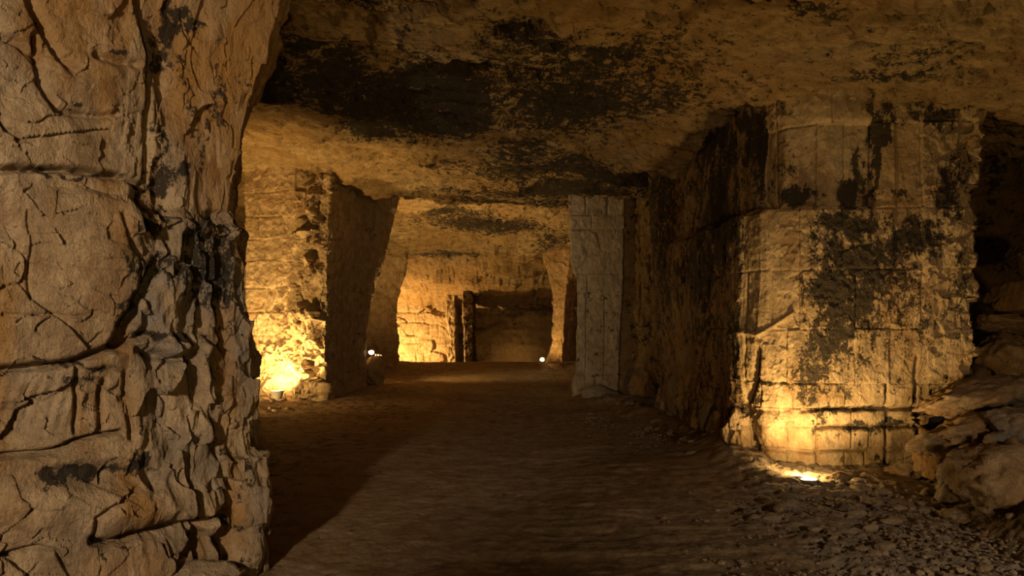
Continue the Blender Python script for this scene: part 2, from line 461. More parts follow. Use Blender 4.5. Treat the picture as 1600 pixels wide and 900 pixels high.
def rough_wall(name, pts, z0, z1, nu, nv, amp, seed, mat, soot=0.2, bands=True):
    """a long uneven rock wall along a path on plan, facing to the left of the path's direction"""
    pts = np.array(pts, float)
    L = np.concatenate([[0], np.cumsum(np.hypot(*np.diff(pts, axis=0).T))])
    s = np.linspace(0, L[-1], nu); xs = np.interp(s, L, pts[:, 0]); ys = np.interp(s, L, pts[:, 1])
    zs = np.linspace(z0, z1, nv)
    P = np.empty((nu, nv, 3)); P[..., 0] = xs[:, None]; P[..., 1] = ys[:, None]; P[..., 2] = zs[None]
    n = normals(P); A = P.reshape(-1, 3)
    d = amp * (0.6 * fbm(A, 0.5, 3, seed) + 0.5 * facets(A, (0.9, 0.9, 1.2), seed + 3, 0.6, 0.4) + 0.2 * facets(A, 3, seed + 9, 0.7, 0.4))
    if bands: d = d - 0.10 * np.exp(-(((A[:, 2] + 0.1 * fbm(A, 0.5, 2, 8)) % 0.9 - 0.45) / 0.05) ** 2)
    V = A + n.reshape(-1, 3) * d[:, None]
    so = np.clip(soot + 0.25 * fbm(A, 0.7, 3, seed + 5), 0, 1)
    St = np.stack([so, np.full_like(so, 0.4), np.full_like(so, 0.1)], 1)
    o = link(name, fast_mesh(name, V, grid_quads(nu, nv), St), mat); o['kind'] = 'structure'
    return o

# ------------------------------------------------------------------ pillars
def near_pillar():
    Yc = 4.9
    def row(py, xe, dy=0.0, bulge=0.0):
        z = Z_(py, Yc)
        # behind-left, front-left, fold, corner, edge, back, back-left, close
        return (z, [(-4.6, 2.4), (-2.95, 3.15), (-2.72 + 0.0, 3.72), (-2.20 + bulge, 4.22 + dy), (-1.98 + bulge, 4.55 + dy), (X_(xe, Yc), 4.92),
                    (X_(xe, Yc) - 0.45, 5.9), (-3.6, 6.6), (-5.2, 5.2), (-4.6, 2.4)])
    rings = [row(960, 424), row(880, 420), row(712, 418), row(700, 407), row(560, 401), row(450, 393), row(352, 387),
             row(338, 362, 0.12, -0.10), row(200, 376, 0.12, -0.10), row(100, 414, 0.10, -0.06), row(0, 444, 0.08, 0.0), row(-190, 500, 0.05, 0.15)]
    rings.sort(key=lambda r: r[0])
    zs = np.concatenate([np.linspace(-0.35, 3.95, 560), np.linspace(4.0, 4.95, 14)])
    P, u = loft(rings, [30, 40, 240, 130, 150, 60, 16, 12, 12], zs, 9)
    n = normals(P); nu, nv = P.shape[:2]
    A = P.reshape(-1, 3); x, y = to_px(A); U = np.repeat(u, nv)
    vis = (U > 1.2) & (U < 5.3)
    fold = sstep(2.75, 3.1, U) * (1 - sstep(5.1, 5.5, U))            # crumpled zone round the corner
    upper = sstep(340, 325, y) * fold
    low = fold * (1 - upper)
    wx = x + 9 * fbm(A, 3, 3, 1); wy = y + 9 * fbm(A, 3, 3, 2)
    d = 0.045 * fbm(A, 1.1, 3, 51)
    d = d + (1 - fold) * (0.030 * facets(A, (1.6, 1.6, 2.4), 52, .8, .15) + 0.012 * facets(A, (6, 6, 7), 53, 1.0, .2) + 0.022 * fbm(A, 3.2, 3, 62) + 0.012 * fbm(A, (6, 6, 12), 4, 54))
    d = d + low * (0.075 * facets(A, (3.6, 3.6, 1.5), 55, .9, .25) + 0.030 * facets(A, (8, 8, 4.2), 56, 1.0, .3) + 0.05 * ridge(A, (4, 4, 1.0), 3, 57) - 0.06 + 0.016 * fbm(A, 9, 4, 58))
    d = d + upper * (0.05 * facets(A, (3.5, 3.5, 1.0), 59, .6, .4) + 0.02 * facets(A, (9, 9, 4), 60, .7, .5))
    # hollows and bulges
    for cx, cy, rx, ry, a in [(255, 90, 22, 120, -.10), (290, 60, 18, 45, -.07), (235, 300, 26, 60, -.09), (262, 330, 14, 60, -.07), (235, 200, 18, 90, .03),
                              (50, 190, 55, 60, .05), (30, 60, 40, 40, .04), (160, 120, 60, 60, .03),
                              (150, 420, 110, 110, .05), (60, 640, 90, 55, -.03), (165, 625, 70, 55, -.05), (250, 680, 60, 60, .02),
                              (130, 745, 70, 22, -.08), (225, 745, 50, 18, -.07), (250, 795, 90, 34, .10), (300, 835, 90, 16, -.09), (60, 800, 80, 60, .04),
                              (290, 545, 50, 10, .07), (265, 600, 40, 30, .03), (345, 640, 12, 110, -.05), (385, 800, 16, 80, .03), (362, 780, 9, 70, -.06)]:
        d = d + a * np.exp(-((wx - cx) / rx) ** 2 - ((wy - cy) / ry) ** 2)
    gr = [([(-60, 255), (0, 262), (60, 265), (120, 272), (180, 278), (238, 292)], 5, .11),
          ([(-60, 580), (0, 577), (60, 573), (110, 570), (160, 555), (190, 542), (235, 520)], 6, .12),
          ([(-60, 722), (0, 713), (60, 706), (130, 690), (190, 682)], 4, .08),
          ([(-60, 878), (0, 868), (60, 858), (90, 858), (100, 880), (108, 900)], 4, .04),
          ([(262, 400), (245, 430), (225, 465), (205, 505), (190, 545)], 9, .13),
          ([(52, 60), (60, 130), (85, 168), (130, 182), (178, 186)], 6, .055),
          ([(45, -20), (60, 40), (90, 90), (112, 112)], 8, .06), ([(0, 65), (30, 75), (52, 95)], 5, .05),
          ([(0, 185), (10, 205), (30, 215)], 5, .05), ([(150, 82), (180, 98), (212, 104)], 7, .06),
          ([(228, -10), (238, 60), (232, 130), (226, 200), (232, 285)], 6, .05),
          ([(138, 835), (165, 843), (235, 840), (300, 820), (352, 790)], 7, .09), ([(138, 835), (150, 805), (190, 778), (222, 760)], 4, .04),
          ([(222, 545), (270, 556), (325, 545)], 7, .09), ([(190, 340), (200, 370), (230, 400)], 5, .05),
          ([(120, 565), (125, 620), (118, 680)], 4, .05), ([(168, 600), (158, 680)], 5, .06), ([(205, 590), (208, 690)], 5, .05),
          ([(45, 330), (48, 400), (46, 470)], 3, .022), ([(0, 497), (60, 496), (150, 500)], 3, .025),
          ([(315, 555), (320, 620), (345, 720)], 6, .05), ([(365, 350), (352, 450), (368, 545)], 6, .05), ([(300, 360), (330, 440), (335, 530)], 7, .06)]
    for pts, wd, dp in gr:
        d = d - dp * np.exp(-(seg_dist(wx, wy, pts) / wd) ** 2) * vis
    # ledge: the course under the second bed stands a little back, the one under the third forward
    d = d - 0.04 * sstep(572, 590, wy) * sstep(250, 180, x) * vis + 0.05 * sstep(705, 720, wy) * sstep(260, 150, x) * vis
    # chisel marks low on the left, slanting
    d = d + 0.006 * np.sin((x * 0.35 + y * 0.10) + 3 * fbm(A, 2, 2, 61)) * blobs(x, y, [(50, 630, 90, 50, 1)])
    V = A + n.reshape(-1, 3) * d[:, None]
    so = blobs(x + 30 * fbm(A, 5, 3, 63), y + 24 * fbm(A, 5, 3, 64), [(270, 100, 28, 60, .5), (330, 160, 60, 170, .34), (345, 420, 40, 80, .42), (100, 575, 120, 5, .5), (250, 210, 26, 60, .45), (290, 30, 18, 40, .8), (270, 270, 30, 50, .5), (170, 90, 30, 12, .55), (110, 180, 60, 8, .5), (120, 272, 120, 5, .5),  # thin strips on the bed joints: some dirt, mostly recess shade painted in
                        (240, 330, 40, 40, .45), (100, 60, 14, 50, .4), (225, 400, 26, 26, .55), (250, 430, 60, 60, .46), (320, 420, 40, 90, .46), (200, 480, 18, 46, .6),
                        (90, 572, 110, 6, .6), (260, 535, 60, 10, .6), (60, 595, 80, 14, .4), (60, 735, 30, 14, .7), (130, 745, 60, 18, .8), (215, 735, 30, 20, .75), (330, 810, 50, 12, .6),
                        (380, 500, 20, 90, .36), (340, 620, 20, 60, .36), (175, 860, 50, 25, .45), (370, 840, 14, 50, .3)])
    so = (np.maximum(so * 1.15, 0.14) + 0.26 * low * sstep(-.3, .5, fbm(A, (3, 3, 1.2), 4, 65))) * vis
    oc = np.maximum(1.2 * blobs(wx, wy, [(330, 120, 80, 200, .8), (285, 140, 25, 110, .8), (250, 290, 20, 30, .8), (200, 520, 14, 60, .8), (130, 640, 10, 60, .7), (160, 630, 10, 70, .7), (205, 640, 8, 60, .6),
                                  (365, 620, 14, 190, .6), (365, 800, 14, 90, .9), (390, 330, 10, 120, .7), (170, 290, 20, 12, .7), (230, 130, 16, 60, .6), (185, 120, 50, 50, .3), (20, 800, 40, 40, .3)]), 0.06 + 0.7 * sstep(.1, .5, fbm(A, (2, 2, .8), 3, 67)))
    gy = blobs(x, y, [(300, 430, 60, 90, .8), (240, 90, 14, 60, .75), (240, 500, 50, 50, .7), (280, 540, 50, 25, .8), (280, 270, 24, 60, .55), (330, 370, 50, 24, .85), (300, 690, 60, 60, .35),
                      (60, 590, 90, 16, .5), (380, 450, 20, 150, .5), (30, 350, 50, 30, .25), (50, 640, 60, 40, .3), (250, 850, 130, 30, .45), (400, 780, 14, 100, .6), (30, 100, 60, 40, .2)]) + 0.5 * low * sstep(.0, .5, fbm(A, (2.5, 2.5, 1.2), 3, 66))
    Q = grid_quads(nu, nv)
    S = np.stack([so, oc, gy], 1)
    root = thing('rock_pillar', 'rugged pale rock pillar filling the left of the picture, closest to the viewer', 'rock pillar', (-2.6, 4.6, 0))
    fc = Q[:, 0]
    xs_, ys_, us_ = wx[Q].mean(1), wy[Q].mean(1), U[Q].mean(1)
    def line(xx, pts): return np.interp(xx, [p[0] for p in pts], [p[1] for p in pts])
    cid = np.zeros(len(Q), int)
    l1 = line(xs_, [(-60, 255), (120, 272), (238, 292)]); l2 = line(xs_, [(-60, 580), (110, 570), (190, 542), (240, 520)])
    l3 = line(xs_, [(-60, 722), (0, 713), (130, 690), (190, 682), (260, 675)]); l4 = line(xs_, [(-60, 878), (0, 868), (90, 858), (240, 848), (360, 800)])
    cid = (ys_ > l1) * 1 + (ys_ > l2) * 1 + (ys_ > l3) * 1 + (ys_ > l4) * 1
    cid[us_ > 2.95] = 10
    cid[(us_ > 2.95) & (ys_ < 340)] = 11
    cid[(us_ > 2.95) & (ys_ > 705) & (xs_ > 352)] = 12
    core = (us_ < 1.2) | (us_ > 5.6)
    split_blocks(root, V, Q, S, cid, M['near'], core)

def lit_left_pillar():
    def row(z, xa, xb, xc):
        return (z, [(-6.7, 18.6), (xa, 15.95), (xb, 15.55), (xc, 19.4), (xc - 0.7, 20.8), (-6.7, 20.8), (-6.7, 18.6)])
    rings = [row(-0.4, -5.95, -4.15, -4.0), row(1.5, -5.98, -4.12, -3.98), row(2.7, -6.02, -4.10, -3.78), row(3.9, -6.05, -4.05, -3.44), row(5.6, -6.1, -4.0, -3.02)]
    zs = np.linspace(-0.4, 5.6, 300)
    P, u = loft(rings, [40, 190, 200, 30, 16, 16], zs, 5)
    n = normals(P); nu, nv = P.shape[:2]; A = P.reshape(-1, 3); x, y = to_px(A); U = np.repeat(u, nv)
    s = x + 2.5 * fbm(A, 1.2, 2, 71); zz = A[:, 2] + 0.05 * fbm(A, 0.9, 2, 72)
    front = (U < 2.0)
    rows = [-1, .45, 1.0, 1.45, 1.95, 2.5, 3.1, 3.6, 4.15, 4.7, 7]
    cols = [[402, 432, 462, 490, 520, 548, 570], [396, 425, 470, 500, 533, 560], [410, 440, 478, 505, 545, 572], [402, 425, 455, 492, 525, 555, 580],
            [418, 447, 487, 512, 545, 575], [400, 432, 470, 503, 536, 566, 586], [415, 436, 478, 520, 552, 580], [407, 438, 488, 515, 548, 585], [400, 440, 480, 508, 560, 592], [415, 460, 500, 550, 590]]
    cel = Cells(rows, cols); cid, jd = cel.run(s, zz, 0.0145)
    rug = np.exp(-((x - 488) / 22) ** 2) + 0.8 * blobs(x, y, [(450, 560, 40, 50, 1), (455, 500, 26, 40, 1), (415, 600, 26, 30, .8)])
    rug = np.clip(rug, 0, 1.1)
    br = rnd(cid, cid * 3, cid * 7, 5)
    d = 0.05 * (br - 0.5) - 0.05 * np.exp(-(jd / 0.018) ** 2) * (0.1 + 0.9 * rnd(cid, cid, cid, 9) ** 2) * np.clip(1 + 0.9 * fbm(A, 1.3, 2, 70), 0, 2)
    d = d + 0.04 * fbm(A, 0.8, 3, 73) + rug * (0.30 * facets(A, (1.7, 1.7, 1.5), 74, .8, .5) + 0.08 * facets(A, (5, 5, 5), 75, .9, .5)) \
        + 0.018 * facets(A, (5, 5, 5), 76, .7, .5) + 0.012 * fbm(A, 9, 3, 77)
    side = sstep(2.3, 2.7, U) * (U < 3.4)
    d = d + side * 0.05 * ridge(A, (1, 2.2, 0.3), 2, 78) * sstep(1.5, 4, A[:, 2])
    V = A + n.reshape(-1, 3) * d[:, None]
    so = np.maximum(blobs(x, y, [(560, 500, 50, 90, .30), (505, 480, 18, 70, .35), (520, 290, 60, 16, .45), (480, 300, 20, 20, .4), (580, 350, 30, 60, .3)]), 0.14)
    oc = blobs(x, y, [(420, 300, 60, 90, .3), (440, 520, 60, 120, .15)])
    gy = blobs(x, y, [(560, 450, 50, 150, .45), (590, 350, 30, 60, .5)])
    Q = grid_quads(nu, nv); S = np.stack([so, oc, gy], 1)
    root = thing('rock_pillar', 'broad golden-lit pillar of cut stone courses behind the near pillar, white pot lamp at its foot', 'rock pillar', (-5.2, 17.5, 0))
    us = U[Q].mean(1)
    split_blocks(root, V, Q, S, cid[Q[:, 0]], M['cut'], (us < 0.9) | (us > 3.2))

def big_right_pillar():
    def row(z, xb, xc, xr, yr=8.15, yc=8.75):
        return (z, [(5.2, 13.2), (2.9, 13.1), (xb, 12.6), (xc, yc), (xc + 0.10, 8.45), (xc + 0.55, 8.25), (xr, yr), (xr + 0.1, 8.9), (xr + 0.2, 11.5), (5.2, 13.2)])
    rings = [row(-0.3, 2.62, 2.98, 4.80), row(0.60, 2.60, 2.95, 4.82), row(0.72, 2.58, 2.90, 5.28), row(1.4, 2.54, 2.86, 5.36), row(2.2, 2.50, 2.86, 5.36), row(3.02, 2.47, 2.88, 5.34),
             row(3.12, 2.46, 3.15, 5.34, 8.15, 8.7), row(3.6, 2.45, 3.16, 5.46), row(4.2, 2.44, 3.2, 5.52), row(4.9, 2.4, 3.2, 5.6)]
    zs = np.linspace(-0.3, 4.9, 460)
    P, u = loft(rings, [10, 16, 210, 36, 60, 330, 60, 20, 12], zs, 6)
    n = normals(P); nu, nv = P.shape[:2]; A = P.reshape(-1, 3); x, y = to_px(A); U = np.repeat(u, nv)
    front = sstep(2.9, 3.1, U) * (U < 7.3); side = sstep(1.5, 2.0, U) * (1 - sstep(2.92, 3.05, U))
    zz = A[:, 2] + 0.012 * fbm(A, 1.5, 2, 81); s = x + 1.5 * fbm(A, 1.5, 2, 82)
    Yf = 8.2
    rows = [-1] + [Z_(v, Yf) for v in (705, 668, 640, 600, 515, 420, 325, 190)] + [6]
    cols = [[1120, 1180, 1228, 1275, 1318, 1350, 1385, 1432], [1110, 1182, 1230, 1275, 1330, 1358, 1385, 1432], [1100, 1185, 1228, 1275, 1330, 1385, 1432], [1090, 1190, 1238, 1320, 1385, 1432, 1485],
            [1070, 1120, 1165, 1230, 1335, 1390, 1450, 1500], [1060, 1105, 1165, 1205, 1250, 1335, 1440, 1495], [1055, 1110, 1160, 1200, 1250, 1315, 1395, 1440, 1500],
            [1060, 1115, 1165, 1214, 1275, 1320, 1367, 1400, 1443, 1500], [1080, 1150, 1215, 1300, 1365, 1443, 1500]]
    cid, jd = Cells(rows, cols).run(s, zz, Yf / F)
    br = rnd(cid, cid * 3, cid * 7, 15)
    flat = front * (blobs(x, y, [(1330, 250, 120, 80, 1), (1340, 680, 110, 60, .8), (1220, 440, 50, 90, .6)]))
    chip = front * np.clip(blobs(x, y, [(1310, 420, 100, 110, 1), (1420, 400, 70, 60, 1), (1480, 300, 50, 120, 1), (1460, 520, 90, 90, .6), (1200, 600, 45, 90, 1), (1300, 560, 70, 60, .5), (1530, 350, 30, 250, 1.2)]), 0, 1.2)
    d = 0.030 * (br - 0.5) * (0.5 + front) - 0.034 * np.exp(-(jd / 0.011) ** 2) * (0.05 + 0.9 * rnd(cid, cid + 5, cid, 19) ** 2)
    d = d + 0.035 * fbm(A, 0.8, 3, 83) + chip * (0.020 * facets(A, (6, 6, 6), 84, .8, .5) + 0.009 * facets(A, (16, 16, 14), 85, .8, .5)) \
        + (0.012 * facets(A, (4, 4, 4), 86, .6, .5) + 0.004 * fbm(A, 20, 3, 87)) * (1 - 0.7 * np.clip(flat, 0, 1))
    # fluted saw marks, upright
    fl = blobs(x, y, [(1195, 430, 42, 100, 1.0), (1180, 520, 20, 110, .8)]) + 0.8 * side
    tx = A[:, 0] * 0.7 + A[:, 1]
    T = np.stack([tx, tx * 0, A[:, 2] * 0.05], 1)
    T2 = np.stack([A[:, 0] * 1.3 + A[:, 1] * 0.6, tx * 0, A[:, 2] * 0.06], 1)
    d = d + np.clip(fl, 0, 1) * (0.022 * ridge(np.where(side[:, None] > 0.5, T, T2), (5.5, 1, 1), 3, 88))
    d = d + side * 0.10 * fbm(A, (0.8, 0.8, 0.15), 2, 89)
    # upright panels of the upper front: recessed strips
    up = front * (y < 322) * (y > 192)
    d = d - up * 0.05 * ((x > 1276) & (x < 1366)) - up * 0.035 * ((x > 1362) & (x < 1376))
    d = d + front * 0.02 * sstep(195, 183, y) * sstep(150, 170, y)
    # strong bed openings low down
    for pts, wd, dp in [([(1255, 641), (1330, 640), (1400, 637), (1470, 640)], 3.2, .07), ([(1280, 669), (1385, 667), (1440, 664), (1470, 668)], 3.2, .08), ([(1250, 705), (1440, 702)], 2.2, .03),
                        ([(1385, 600), (1385, 740)], 2.6, .05), ([(1432, 560), (1432, 740)], 2.6, .06), ([(1275, 700), (1275, 745)], 2.6, .05),
                        ([(1165, 325), (1200, 322), (1240, 321)], 3, .05), ([(1160, 520), (1185, 522), (1215, 505), (1240, 490)], 3, -.04),
                        ([(1185, 545), (1180, 600), (1160, 640), (1180, 700)], 5, .10), ([(1190, 640), (1240, 640)], 3, .03), ([(1190, 700), (1270, 705)], 3, .03),
                        ([(1368, 195), (1366, 330)], 4, .03)]:
        d = d - dp * np.exp(-(seg_dist(x + 2 * fbm(A, 4, 2, 91), y + 2 * fbm(A, 4, 2, 90), pts) / wd) ** 2) * front
    # bulging broken foot on the left, eaten right edge
    d = d + front * blobs(x, y, [(1215, 590, 22, 40, .06), (1215, 670, 40, 30, .07), (1240, 715, 50, 16, .05), (1550, 180, 20, 30, .05)])
    d = d + sstep(5.6, 6.0, U) * (U < 7.5) * 0.06 * facets(A, (3, 3, 3.4), 92, .9, .6)
    # toothed bottom of the side wall
    d = d + side * sstep(1.0, 0.3, A[:, 2]) * (0.16 * np.clip(ridge(A, (1, 2.6, 1.2), 2, 93), -.2, 1) + 0.05)
    V = A + n.reshape(-1, 3) * d[:, None]
    bx_, by_ = x + 22 * fbm(A, (3, 3, 2), 4, 95), y + 26 * fbm(A, (3, 3, 2), 4, 96)
    so_f = blobs(bx_, by_, [(1330, 300, 22, 30, 1), (1345, 270, 10, 50, .7), (1367, 250, 7, 90, .95), (1378, 200, 6, 20, .8), (1245, 300, 42, 26, .72), (1225, 250, 18, 30, .5),
                        (1330, 345, 60, 20, .75), (1330, 400, 75, 50, .72), (1300, 450, 60, 50, .75), (1420, 375, 70, 40, .75), (1440, 340, 60, 20, .6), (1290, 540, 60, 60, .55), (1320, 490, 50, 40, .6),
                        (1480, 300, 26, 40, .6), (1470, 170, 60, 22, .58), (1390, 175, 20, 16, .55), (1500, 270, 22, 60, .45), (1430, 520, 60, 70, .38), (1500, 450, 30, 110, .36), (1400, 590, 60, 30, .38),
                        (1365, 672, 80, 10, .6), (1320, 642, 60, 7, .6), (1360, 735, 100, 10, .5), (1260, 590, 40, 60, .3), (1230, 165, 20, 16, .4), (1350, 700, 60, 20, .25), (1345, 440, 100, 120, .60), (1280, 590, 45, 80, .5), (1300, 520, 60, 60, .66), (1390, 300, 70, 20, .4)])
    so_f = np.maximum(so_f * 1.3, 0.16) - blobs(x, y, [(1310, 240, 40, 50, .12), (1215, 440, 45, 90, .12), (1220, 680, 50, 60, .12)])
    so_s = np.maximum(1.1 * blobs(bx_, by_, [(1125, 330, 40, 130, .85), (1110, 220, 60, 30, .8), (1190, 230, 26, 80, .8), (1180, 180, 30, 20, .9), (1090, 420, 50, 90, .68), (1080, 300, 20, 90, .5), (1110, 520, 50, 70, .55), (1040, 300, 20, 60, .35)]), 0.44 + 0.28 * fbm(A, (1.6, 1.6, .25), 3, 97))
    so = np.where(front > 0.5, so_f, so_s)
    oc = 0.75 * side * np.clip(0.7 + 0.7 * fbm(A, (1, 1, .3), 3, 94), 0, 1) + front * blobs(x, y, [(1400, 250, 40, 60, .35), (1455, 690, 14, 40, .9), (1430, 320, 40, 10, .6), (1460, 300, 12, 20, .7), (1360, 470, 120, 60, .3), (1520, 570, 30, 30, .5)])
    gy = 0.15 * side + front * blobs(x, y, [(1320, 230, 70, 40, .5), (1480, 260, 50, 80, .45), (1260, 200, 50, 40, .4), (1440, 325, 40, 8, .7)]) + 0.5 * side * sstep(0.9, 0.3, A[:, 2])
    Q = grid_quads(nu, nv); S = np.stack([so, np.clip(oc, 0, 1), np.clip(gy, 0, 1)], 1)
    root = thing('rock_pillar', 'massive soot-streaked pillar on the right, floodlit from its foot, long dark side wall', 'rock pillar', (3.9, 9.5, 0))
    us = U[Q].mean(1)
    c2 = cid.copy(); c2[(x < 1160) & (side > 0.5)] += 1000
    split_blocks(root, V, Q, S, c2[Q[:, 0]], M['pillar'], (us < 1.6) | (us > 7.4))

def simple_pillar(label, rings, counts, nz, rows, cols, unit, mat, vis, seed, soot=0.2, oc=0.1, gy=0.0, rugged=0.03, z0=-0.4, z1=5.6, group=None, jt=0.02, loc=None, sootb=()):
    zs = np.linspace(z0, z1, nz)
    P, u = loft(rings, counts, zs, 3)
    n = normals(P); nu, nv = P.shape[:2]; A = P.reshape(-1, 3); x, y = to_px(A); U = np.repeat(u, nv)
    s = x + 1.5 * fbm(A, 1.2, 2, seed); zz = A[:, 2] + 0.03 * fbm(A, 0.9, 2, seed + 1)
    cid, jd = Cells(rows, cols).run(s, zz, unit)
    d = 0.035 * (rnd(cid, cid * 3, cid * 7, seed) - 0.5) - 0.04 * np.exp(-(jd / jt) ** 2) * (0.4 + 0.8 * rnd(cid, cid, cid, seed + 3))
    d = d + rugged * (1.0 * facets(A, (1.6, 1.6, 1.3), seed + 4, .6, .5) + 0.5 * facets(A, (5, 5, 4), seed + 5, .7, .5) + 0.7 * fbm(A, 1, 3, seed + 6)) + 0.006 * fbm(A, 10, 3, seed + 7)
    V = A + n.reshape(-1, 3) * d[:, None]
    so = np.clip(soot + 0.1 * fbm(A, 1, 2, seed + 8), 0, 1)
    if len(sootb): so = np.maximum(so, blobs(x, y, sootb))
    Q = grid_quads(nu, nv); S = np.stack([so, np.full_like(so, oc), np.full_like(so, gy)], 1)
    c = loc or tuple(np.append(np.array(rings[0][1][:-1]).mean(0), 0))
    root = thing('rock_pillar', label, 'rock pillar', c, group)
    us = U[Q].mean(1)
    split_blocks(root, V, Q, S, cid[Q[:, 0]], mat, ~((us > vis[0]) & (us < vis[1])))
    return root

# ------------------------------------------------------------------ boulders
_ico = {}
def ico(sub):
    if sub not in _ico:
        import bmesh
        bm = bmesh.new(); bmesh.ops.create_icosphere(bm, subdivisions=sub, radius=1)
        bm.verts.ensure_lookup_table()
        V = np.array([v.co[:] for v in bm.verts]); T = np.array([[v.index for v in f.verts] for f in bm.faces]); bm.free()
        _ico[sub] = (V, T)
    return _ico[sub]

def rock_shape(sub, seed, size, rot, rough=0.5):
    V, T = ico(sub)
    rs = np.random.RandomState(seed)
    D = np.ones(len(V))
    for k in range(13):                                  # planes knock the ball into a block
        nrm = rs.normal(size=3); nrm /= np.linalg.norm(nrm); h = rs.uniform(0.50, 0.86)
        dt = V @ nrm
        D = np.where(dt > 1e-3, np.minimum(D, h / np.maximum(dt, 1e-3)), D)
    W = V * (0.8 * D + 0.2 * 0.85)[:, None] * 1.2
    if sub >= 3:
        W = W * (1 + rough * (0.14 * facets(V + seed * 3.1, 1.6, seed % 97, .9, .4) + 0.07 * facets(V + seed, 4.5, seed % 89, .9, .4) + 0.08 * fbm(V + seed, 2.5, 3, seed % 83)))[:, None]
    W = W * np.array(size)
    cx, cy, cz = rot
    Rx = np.array([[1, 0, 0], [0, math.cos(cx), -math.sin(cx)], [0, math.sin(cx), math.cos(cx)]])
    Ry = np.array([[math.cos(cy), 0, math.sin(cy)], [0, 1, 0], [-math.sin(cy), 0, math.cos(cy)]])
    Rz = np.array([[math.cos(cz), -math.sin(cz), 0], [math.sin(cz), math.cos(cz), 0], [0, 0, 1]])
    return W @ (Rz @ Ry @ Rx).T, T

def boulder(label, px, py, Y, rx, ry, dep, tilt=0.0, seed=1, sub=5, oc=0.1, gy=0.2, so=0.1, name='boulder', cat='boulder', group=None, mat='rubble', rough=0.6, yaw=0.0):
    c = at(px, py, Y); k = Y / F
    W, T = rock_shape(sub, seed, (rx * k, dep, ry * k), (0, -math.radians(tilt), math.radians(yaw)), rough)
    St = np.stack([np.full(len(W), so), np.clip(oc + 0.3 * fbm(W + seed, 2, 2, 7), 0, 1), np.clip(gy + 0.5 * fbm(W + seed, 1.5, 2, 8), 0, 1)], 1)
    o = link(name, fast_mesh(name, W, T, St), M[mat]); o.location = c
    return tag(o, label, cat, group)

# ------------------------------------------------------------------ lamps
def lathe(prof, seg=28):
    V = []; 
    for r, z in prof:
        for k in range(seg):
            a = 2 * math.pi * k / seg; V.append((r * math.cos(a), r * math.sin(a), z))
    Fq = []
    for j in range(len(prof) - 1):
        for k in range(seg):
            Fq.append((j * seg + k, j * seg + (k + 1) % seg, (j + 1) * seg + (k + 1) % seg, (j + 1) * seg + k))
    return V, Fq

def mesh_from(name, V, Fc, mat, parent, smooth=True):
    me = bpy.data.meshes.new(name); me.from_pydata(V, [], Fc); me.update()
    for p in me.polygons: p.use_smooth = smooth
    me.materials.append(mat); o = bpy.data.objects.new(name, me); COL.objects.link(o); o.parent = parent
    return o

def floodlight(label, loc, radius, height, tilt, power, angle=150, color=WARM, light_up=0.05, aim=None, pot=True):
    """round ground lamp: housing, glass lens, yoke; its own light sits just over the lens"""
    root = thing('floodlight', label, 'floodlight', loc)
    r, h = radius, height
    V, Fc = lathe([(0.001, 0), (r * .62, 0), (r * .70, h * .15), (r * .95, h * .86), (r * 1.06, h * .88), (r * 1.06, h), (r * .92, h), (r * .90, h * .9), (0.001, h * .9)])
    hs = mesh_from('housing', V, Fc, M['housing'], root)
    V, Fc = lathe([(0.001, h * .93), (r * .5, h * .965), (r * .88, h * .93), (r * .88, h * .905), (0.001, h * .905)])
    ln = mesh_from('lens', V, Fc, M['lens'], root)
    # yoke: two arms and a foot
    t = r * .09; V = []; Fc = []
    def bx(x0, x1, y0, y1, z0, z1):
        b = len(V)
        for x in (x0, x1):
            for y in (y0, y1):
                for z in (z0, z1): V.append((x, y, z))
        for f in ((0, 1, 3, 2), (4, 6, 7, 5), (0, 4, 5, 1), (2, 3, 7, 6), (0, 2, 6, 4), (1, 5, 7, 3)): Fc.append(tuple(b + i for i in f))
    bx(-r * 1.2, -r * 1.1, -t * 2, t * 2, -h * .1, h * .7); bx(r * 1.1, r * 1.2, -t * 2, t * 2, -h * .1, h * .7); bx(-r * 1.2, r * 1.2, -t * 2, t * 2, -h * .16, -h * .06)
    mesh_from('bracket', V, Fc, M['steel'], root, False)
    for o in (hs, ln): o.rotation_euler = tilt
    from mathutils import Euler, Vector
    up = Euler(tilt).to_matrix() @ Vector((0, 0, 1))
    p = Vector(loc) + up * (h + light_up)
    spot('lamp_light', p, p + (Vector(aim) if aim else up), power, color, angle, 0.55, max(0.03, r * .5))
    return root

# ================================================================== build
build_ceiling()
build_floor()
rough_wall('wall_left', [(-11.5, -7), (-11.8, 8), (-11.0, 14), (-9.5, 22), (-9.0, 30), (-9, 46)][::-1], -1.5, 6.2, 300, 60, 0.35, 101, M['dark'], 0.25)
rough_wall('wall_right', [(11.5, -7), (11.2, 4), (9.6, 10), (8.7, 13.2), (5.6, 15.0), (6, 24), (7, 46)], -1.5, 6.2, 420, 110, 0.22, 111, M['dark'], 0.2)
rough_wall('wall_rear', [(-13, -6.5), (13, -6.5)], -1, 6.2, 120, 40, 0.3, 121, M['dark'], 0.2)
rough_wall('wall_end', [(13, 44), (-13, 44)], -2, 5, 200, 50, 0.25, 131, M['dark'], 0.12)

near_pillar()
lit_left_pillar()
big_right_pillar()

